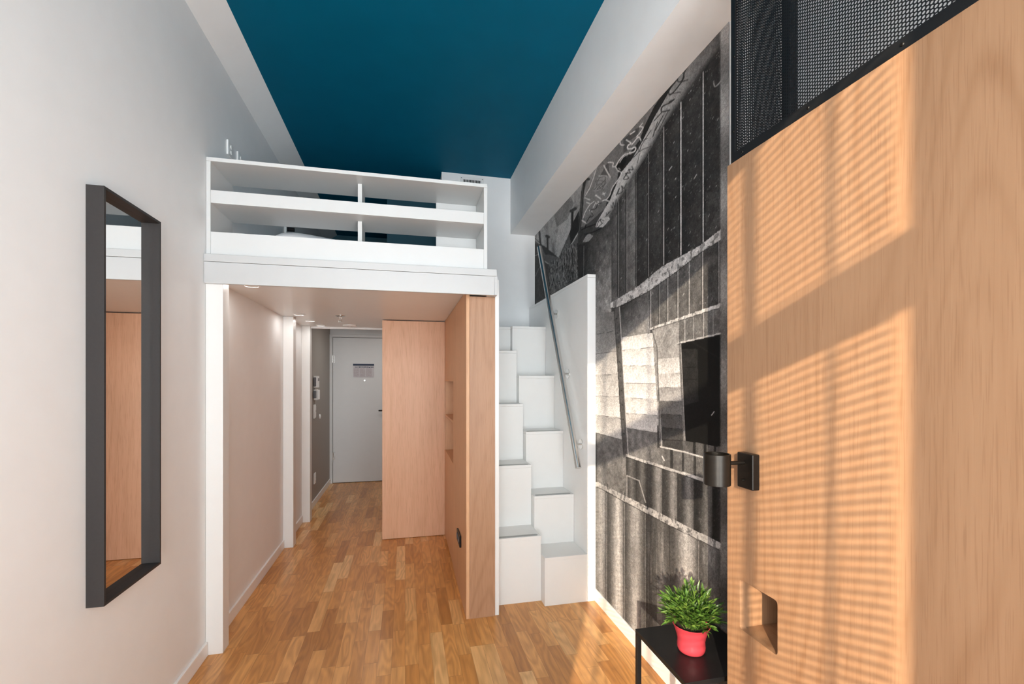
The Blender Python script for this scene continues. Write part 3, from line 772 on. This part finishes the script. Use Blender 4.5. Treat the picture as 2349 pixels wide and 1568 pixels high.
    # ---- far end: torn light sheets, poles and scribbled boards
    fe = (PX < 1330) & ~fig
    far = (PX < 1342) & (PY > lerp([(1226, 470), (1342, 470)], PX) - 400)
    far = PX < 1326
    fill(far, .085 + .07 * blot + .04 * streak)
    sheetp = C2((30, 800), (110, 690), (540, 180), (600, 140), (735, 0), (600, 340), (540, 480), (470, 625), (430, 740), (300, 1032), (190, 940), (160, 915), (120, 890), (90, 860))
    m = inside(sheetp); fill(m, np.clip(.46 - .55 * np.clip(blot - .42, 0, 1) - .5 * np.clip(rough - .55, 0, 1), .10, .6))
    m = inside(C2((250, 560), (430, 340), (470, 420), (400, 600), (280, 690))); V = np.where(m, V * (.45 + .3 * rough), V)
    fill(inside(C2((120, 890), (160, 915), (190, 940), (300, 1032), (200, 1000), (150, 1000), (110, 900))), .06)
    pl_ = [(C2((600, 150), (570, 300), (555, 520), (530, 740)), 6.5, .045), (C2((610, 150), (640, 150)), 6, .05), (C2((455, 520), (450, 860), (430, 910)), 5.5, .035), (C2((440, 510), (490, 480)), 7, .07),
           (C2((175, 790), (178, 930)), 4.5, .05), (C2((85, 740), (95, 860), (110, 980)), 4.5, .06), (C2((165, 790), (190, 800)), 6, .06)]
    for pts, wd, vv in pl_: line(pts, wd, vv, 1.0)
    line(C2((530, 740), (440, 890), (400, 900)), 2.4, .45); line(C2((575, 230), (535, 730)), 1.0, .18)
    fill(inside(C2((470, 620), (530, 500), (520, 740), (440, 880), (420, 760))), .035)
    m = inside(C2((300, 1032), (380, 880), (510, 880), (520, 1250), (420, 1320), (160, 1480), (200, 1080)))
    wv = np.sin(PX * 1.9 + 6 * fbm(22, 9, 61, 3) * 3 + PY * .10); w2_ = np.sin(PX * 1.1 - PY * .35 + 12 * fbm(30, 14, 71, 3))
    fill(m, np.clip(.13 + .10 * wv * (rough > .4) + .12 * (w2_ > .55) * (PX > 1262), .02, .42))
    fill(inside(C2((30, 870), (90, 880), (150, 1080), (190, 1110), (165, 1470), (30, 1550))), .055 + .05 * streak + .02 * (rough > .6))
    line(C2((40, 1240), (90, 1130), (120, 1110)), 1.5, .2); line(C2((140, 1070), (185, 1100)), 1.6, .45); line(C2((35, 830), (85, 875)), 2, .4); line(C2((30, 1010), (65, 1000)), 1.6, .3)
    for q in range(6):
        x = 1300 + q * 3.2; line(curve([(x, 575 + q), (x + 5 * rng.rand() - 1, 600), (x - 2, 625), (x + 3, 650)], 5), 1.2, .035)
    fill(inside(C2((510, 870), (640, 850), (585, 950), (580, 1250), (520, 1260))), .030 + .03 * rough)
    line(C2((585, 900), (582, 1240)), 1.2, .20)
    # grimy lump where band meets the poles
    fill(inside(C2((520, 740), (600, 690), (720, 660), (790, 700), (700, 790), (600, 870), (520, 890))), .045 + .05 * rough)
    fill(inside(C2((570, 860), (600, 800), (640, 755), (690, 790), (640, 850))), .26 + .1 * rough)
    fill(inside(C2((715, 690), (730, 640), (790, 590), (860, 570), (880, 600), (800, 690))), .45 + .15 * rough)
    for pts in (C2((730, 680), (760, 610), (790, 650), (770, 600), (810, 620)), C2((745, 690), (800, 640))): line(curve(pts, 5), 1.4, .06)
    for pts in (C2((560, 720), (620, 690), (720, 655)), C2((600, 770), (690, 745), (780, 700)), C2((600, 690), (610, 660))): line(curve(pts, 5), 2.0, .015)
    # ---- second row of planks
    m = between(B1b, B2t, 1492) ; fill(m, .135 * grain * (.75 + .5 * blot) + specks * .5)
    for s, tn in ((1581, .14), (1612, .10)): V = np.where(m & (PX > s), V * tn / .15, V)
    m = (PX > 1417) & (PX < 1492) & (PY > lerp(B1b, PX)) & (PY < 775)
    fill(m, (.055 + .22 * np.clip((PX - 1425 + (PY - 700) * .8) / 95, 0, 1)) * (.5 + rough) + specks * .5)  # diagonal brightening partly paints sunlight into the print
    for s, b in ((1492.5, .55), (1512.6, .3), (1531.8, .45), (1555, .5), (1581, .5), (1612, .6), (1649, .35)):
        line([(s, lerp(B1b, s) + 2), (s, lerp(B2t, s))], 1.5, b); line([(s - 2, lerp(B1b, s) + 2), (s - 2, lerp(B2t, s))], 1.5, .05)
    # third row
    m = between(B2b, B3t, 1552); fill(m, .16 * grain * (.8 + .4 * blot) + specks * .5)
    for s, b in ((1553, .5), (1571, .4), (1591, .35), (1614, .45), (1636, .3)): line([(s, lerp(B2b, s)), (s, lerp(B3t, s))], 1.4, b)
    # ---- siding columns
    def siding(x0l, x0r, x1l, x1r, ys_l, ys_r, tns, rib=False):
        """horizontal lap boards between two slightly raking sides"""
        for i in range(len(ys_l) - 1):
            yl0, yl1, yr0, yr1 = ys_l[i], ys_l[i + 1], ys_r[i], ys_r[i + 1]
            f = lambda y: np.interp(y, [700, 1045], [0, 1])
            xa = lambda y: x0l + (x1l - x0l) * f(y); xb = lambda y: x0r + (x1r - x0r) * f(y)
            pts = [(xa(yl0), yl0), (xb(yr0), yr0), (xb(yr1), yr1), (xa(yl1), yl1)]
            m = inside(pts); yy = yl0 + (yr0 - yl0) * (PX - pts[0][0]) / (pts[1][0] - pts[0][0]); hh = (yl1 - yl0)
            t = np.clip((PY - yy) / hh, 0, 1)
            val = tns[i] * 1.12 * (.84 + .26 * t) * (.88 + .24 * rough) * (.88 + .24 * blot)
            if rib: val = val * (.9 + .2 * (np.sin(PY * 2.1) > 0))
            fill(m, val)
            line([pts[3], pts[2]], 1.6, tns[i] * .30); line([(pts[3][0], pts[3][1] - 2), (pts[2][0], pts[2][1] - 2)], 1.2, min(.8, tns[i] * 1.15))
    fill((PX > 1370) & (PX < 1436) & (PY >= 950) & (PY < lerp(B5t, PX)), .20 * (.45 + 1.1 * rough) * (.8 + .4 * blot) + specks * .3)
    siding(1366, 1408, 1366, 1428, [718, 767, 812, 861, 908, 951, 992], [714, 759, 806, 858, 910, 959, 1008], [.24, .30, .42, .46, .52, .44], True)
    fill((PX > 1436) & (PX < 1517) & (PY > 960) & (PY < lerp(B4t, PX)), .21 * (.5 + rough) * (.8 + .4 * blot))
    siding(1421, 1498, 1438, 1513, [774, 804, 839, 878, 912, 947, 981], [762, 796, 839, 880, 916, 953, 993], [.58, .60, .60, .58, .56, .50])
    fill((PX > 1500) & (PX < 1558) & (PY > lerp(B2b, PX)) & (PY < 830), .30 * (.6 + .8 * rough) + specks * .2)
    fill((PX > 1508) & (PX < 1568) & (PY > 975) & (PY < lerp(B4c, PX) + 4), .055 + .04 * rough)
    siding(1503, 1556, 1517, 1568, [824, 858, 889, 920, 949, 980, 1008], [818, 856, 888, 920, 952, 984, 1010], [.50, .48, .34, .17, .11, .08])
    pst = inside([(1407, 702), (1420, 702), (1441, 1042), (1431, 1050)]); fill(pst, .13 * (.5 + rough)); line([(1421, 704), (1441, 1042)], 1.6, .55); line([(1408, 704), (1431, 1048)], 1.2, .05)
    for q in range(9):
        y = 730 + q * 33; x = 1412 + (y - 702) * .065; line([(x, y), (x + 1.5, y + 1)], 2.0, .03)
    fill(inside([(1496, 757), (1503, 757), (1520, 1026), (1514, 1026)]), .30 * (.5 + rough)); line([(1496, 760), (1507, 795), (1511, 900), (1515, 1024)], 1.5, .05)
    # dark window
    win_ = inside([(1561, 786), (1675, 761), (1675, 1030), (1654, 1025), (1570, 1010)]); fill(win_, .011 + .006 * blot)
    fill(inside([(1564, 800), (1600, 800), (1602, 920), (1566, 930)]), .024 + .02 * rough)
    line([(1586, 783), (1654, 823)], 3, .022, 1.5)
    for yy in (842, 870): line([(1566, yy), (1600, yy)], 1, .012)
    line([(1558, 788), (1569, 1012)], 3.2, .20); line([(1561.5, 788), (1571.5, 1012)], 1.4, .42)
    line([(1632, 952), (1638, 944)], 1.6, .5)
    # battens below the window
    m = (PY > lerp([(1565, 1009), (1675, 1029)], PX)) & (PY < lerp([(1515, 1023), (1622, 1050), (1675, 1066)], PX)) & (PX > 1566)
    fill(m, .12 * grain)
    for s in (1590, 1614, 1637): fill(m & (PX > s) & (PX < s + 6), .035)
    m = (PY > lerp([(1515, 1023), (1622, 1050), (1675, 1066)], PX)) & (PY < lerp(B4t, PX)) & (PX > 1513); fill(m, .15 * grain + specks * .4)
    for s in (1538, 1563.7, 1591, 1622): fill(m & (PX > s) & (PX < s + 6), .045 + .03 * rough)
    line([(1515, 1024), (1570, 1036), (1622, 1051), (1670, 1066)], 3, .58)
    # corrugated rows
    def corr(m, seams_, tn):
        for i in range(len(seams_) - 1):
            s, e = seams_[i], seams_[i + 1]; f = np.clip((PX - s) / (e - s), 0, 1)
            lo, hi, pk = tn[i]
            sh = lo + (hi - lo) * np.exp(-((f - pk) / .27) ** 2)
            fill(m & (PX >= s) & (PX < e), sh * (.55 + .9 * (.6 * streak + .4 * rough)) * (.8 + .4 * blot) + specks * .25)
            line([(s, lerp(B5b, s) if m is low else lerp(B4b, s)), (s, 1600 if m is low else lerp(B5t, s))], 1.3, .05)
    mid = (PY > lerp(B4b, PX)) & (PY < lerp(B5t, PX)) & (PX > 1437)
    low = PY > lerp(B5b, PX)
    corr(mid, [1437, 1460, 1485, 1519.6, 1554, 1592, 1634, 1676], [(.07, .16, .5), (.06, .13, .5), (.06, .24, .72), (.06, .25, .72), (.055, .22, .7), (.04, .15, .7), (.02, .05, .6)])
    corr(low, [1366, 1390, 1431, 1478.5, 1536, 1604.5, 1676], [(.22, .38, .6), (.09, .46, .66), (.09, .36, .55), (.075, .15, .7), (.09, .42, .58), (.07, .16, .35)])
    V = np.where(low & (PX > 1478) & (PX < 1536) & (PY > 1220) & (PY < 1420), V + .10 * np.clip(streak - .5, 0, 1) * 2, V)
    V = np.where(low & (PX > 1604) & (PY > 1230) & (PY < 1400), V + .14 * np.clip(fbm(60, 25, 91, 3) - .52, 0, 1) * 2, V)
    for s, b in ((1391.5, .5), (1432.5, .45), (1480, .4), (1603, .45)): line([(s, lerp(B5b, s) + 4), (s, 1560)], 1.0, b * .8)
    # pale battens last, chipped
    chip = .62 + .55 * (rough - .5) - .30 * (fbm(60, 60, 81, 2) > .64)
    for a_, b_, x0, sc in ((B1t, B1b, 1400, .85), (B2t, B2b, 1491, .8), (B3t, B3b, 1553, .7), (B4t, B4b, 1436, .75), (B5t, B5b, 1366, .66)):
        fill(between(a_, b_, x0), np.clip(chip * sc, .12, .8))
        line([(x, lerp(b_, x) + 1) for x in np.linspace(x0, 1668, 24)], 1.3, .04)
    for x in (1440, 1468, 1500, 1536, 1562, 1590, 1622): y = lerp(B1b, x); line(curve([(x + 6, y - 5), (x, y - 2), (x, y + 5)], 4), 1.2, .04)
    for x in (1394, 1433, 1486, 1520, 1550, 1634): y = lerp(B5t, x); line([(x, y - 6), (x, y + 5)], 1.4, .02)
    line([(1438, 1143), (1438, 1090), (1466, 1102), (1481, 1152)], 1.6, .42)
    line([(1519, 1046), (1524, 1056)], 2.2, .6); line([(1592, 410), (1598, 400)], 1.6, .4); line([(1535, 390), (1541, 382)], 1.8, .5); line(curve([(1637, 190), (1640, 198), (1647, 194), (1653, 186)], 4), 2.0, .3)
    # loose chips
    for _ in range(130):
        x, y = rng.uniform(1405, 1650), rng.uniform(150, 740)
        if y < lerp(BT, x) + 8: continue
        L = rng.uniform(1, 5); line([(x, y), (x + L * .5, y - L)], rng.uniform(.6, 1.3), rng.uniform(.16, .45), .4)
    # blurred unprinted margin at the near edge
    ed = np.clip((PX - 1650.5) / 4.5, 0, 1) * (PY < 1700)
    mar = .27 + .10 * np.sin(PY * .031) + .05 * blot
    V = V * (1 - ed) + np.where(PY < 1700, mar * np.interp(PY, [0, 700, 1000, 1568], [1, .8, .55, .4]), V) * ed
    V = 1.26 * np.clip(V, .004, 1) ** 1.22
    V = np.clip(V * (.92 + .5 * (speck - .5) + .2 * (speck2 - .5)), .006, .9)
    Xc = np.full(PX.shape, X)
    co = np.stack([Xc, YY, ZZ], -1).reshape(-1, 3).astype(np.float32)
    idx = np.arange(nx * nz).reshape(nx, nz)
    q = np.stack([idx[:-1, :-1], idx[:-1, 1:], idx[1:, 1:], idx[1:, :-1]], -1).reshape(-1, 4)
    me = bpy.data.meshes.new('wall_mural')
    me.vertices.add(len(co)); me.vertices.foreach_set('co', co.ravel())
    me.loops.add(q.size); me.loops.foreach_set('vertex_index', q.ravel().astype(np.int32))
    me.polygons.add(len(q)); me.polygons.foreach_set('loop_start', np.arange(0, q.size, 4, dtype=np.int32))
    me.update(calc_edges=True)
    at = me.color_attributes.new('print', 'FLOAT_COLOR', 'POINT')
    v = V.reshape(-1); rgb = np.stack([v * 1.03, v, v * .985, np.ones_like(v)], -1).astype(np.float32)
    at.data.foreach_set('color', rgb.ravel())
    return me
tag(link('wall_mural', mural(), 'mural'), 'black and white photo mural of rusty corrugated sheets and graffiti covering the right wall', 'mural')

# ------------------------------------------------------------------ light
sky = bpy.data.worlds.new('sky'); S.world = sky; sky.use_nodes = True
bg = sky.node_tree.nodes['Background']; bg.inputs[0].default_value = (.89, .955, 1.0, 1); bg.inputs[1].default_value = 17.0
def light(name, kind, loc, energy, col, **kw):
    l = bpy.data.lights.new(name, kind); l.energy = energy; l.color = col
    for a_, b_ in kw.items(): setattr(l, a_, b_)
    o = bpy.data.objects.new(name, l); COL.objects.link(o); o.location = loc; return o
sd = Vector((.55, 1.0, -.345)).normalized()
sun = light('sun', 'SUN', (-2, -5, 5), 15.0, (1.0, .83, .62), angle=math.radians(.56))
sun.rotation_euler = sd.to_track_quat('-Z', 'Y').to_euler()
po = light('window_portal', 'AREA', ((WX0 + WX1) / 2, YW - .15, (WZ0 + WZ1) / 2), 1, (1, 1, 1), shape='RECTANGLE', size=WX1 - WX0, size_y=WZ1 - WZ0)
po.data.cycles.is_portal = True; po.rotation_euler = (PI / 2, 0, PI)
po.rotation_euler = Vector((0, 1, 0)).to_track_quat('-Z', 'Z').to_euler()
hl = light('hall_fill_light', 'AREA', (-.3, 5.8, 2.11), 6.0, (1.0, .97, .93), shape='DISK', size=.3)  # unseen lamp added to brighten the hall and corridor
for x, y in ((-.84, 2.84), (-.84, 4.02), (-.83, 4.42), (-.80, 4.78)):
    light('downlight_bulb', 'AREA', (x, y, 1.9425), .8, (1.0, .985, .96), shape='DISK', size=.066)  # light added at the soffit fittings to brighten the dark corridor

# ------------------------------------------------------------------ camera
cam = bpy.data.cameras.new('camera'); co = bpy.data.objects.new('camera', cam); COL.objects.link(co)
cam.sensor_width = 36; cam.lens = FPX / 2349 * 36; cam.shift_y = (CY - 784) / 2349
cam.clip_start = .02
co.location = (0, 0, EYE); co.rotation_euler = (PI / 2, 0, -YAW)
S.camera = co
S.view_settings.view_transform = 'Standard'; S.view_settings.look = 'None'
S.view_settings.exposure = -0.22; S.view_settings.gamma = 1.0; S.view_settings.use_curve_mapping = False
S.cycles.use_denoising = True
S.cycles.max_bounces = 14; S.cycles.diffuse_bounces = 9; S.cycles.glossy_bounces = 5
S.cycles.sample_clamp_indirect = 6
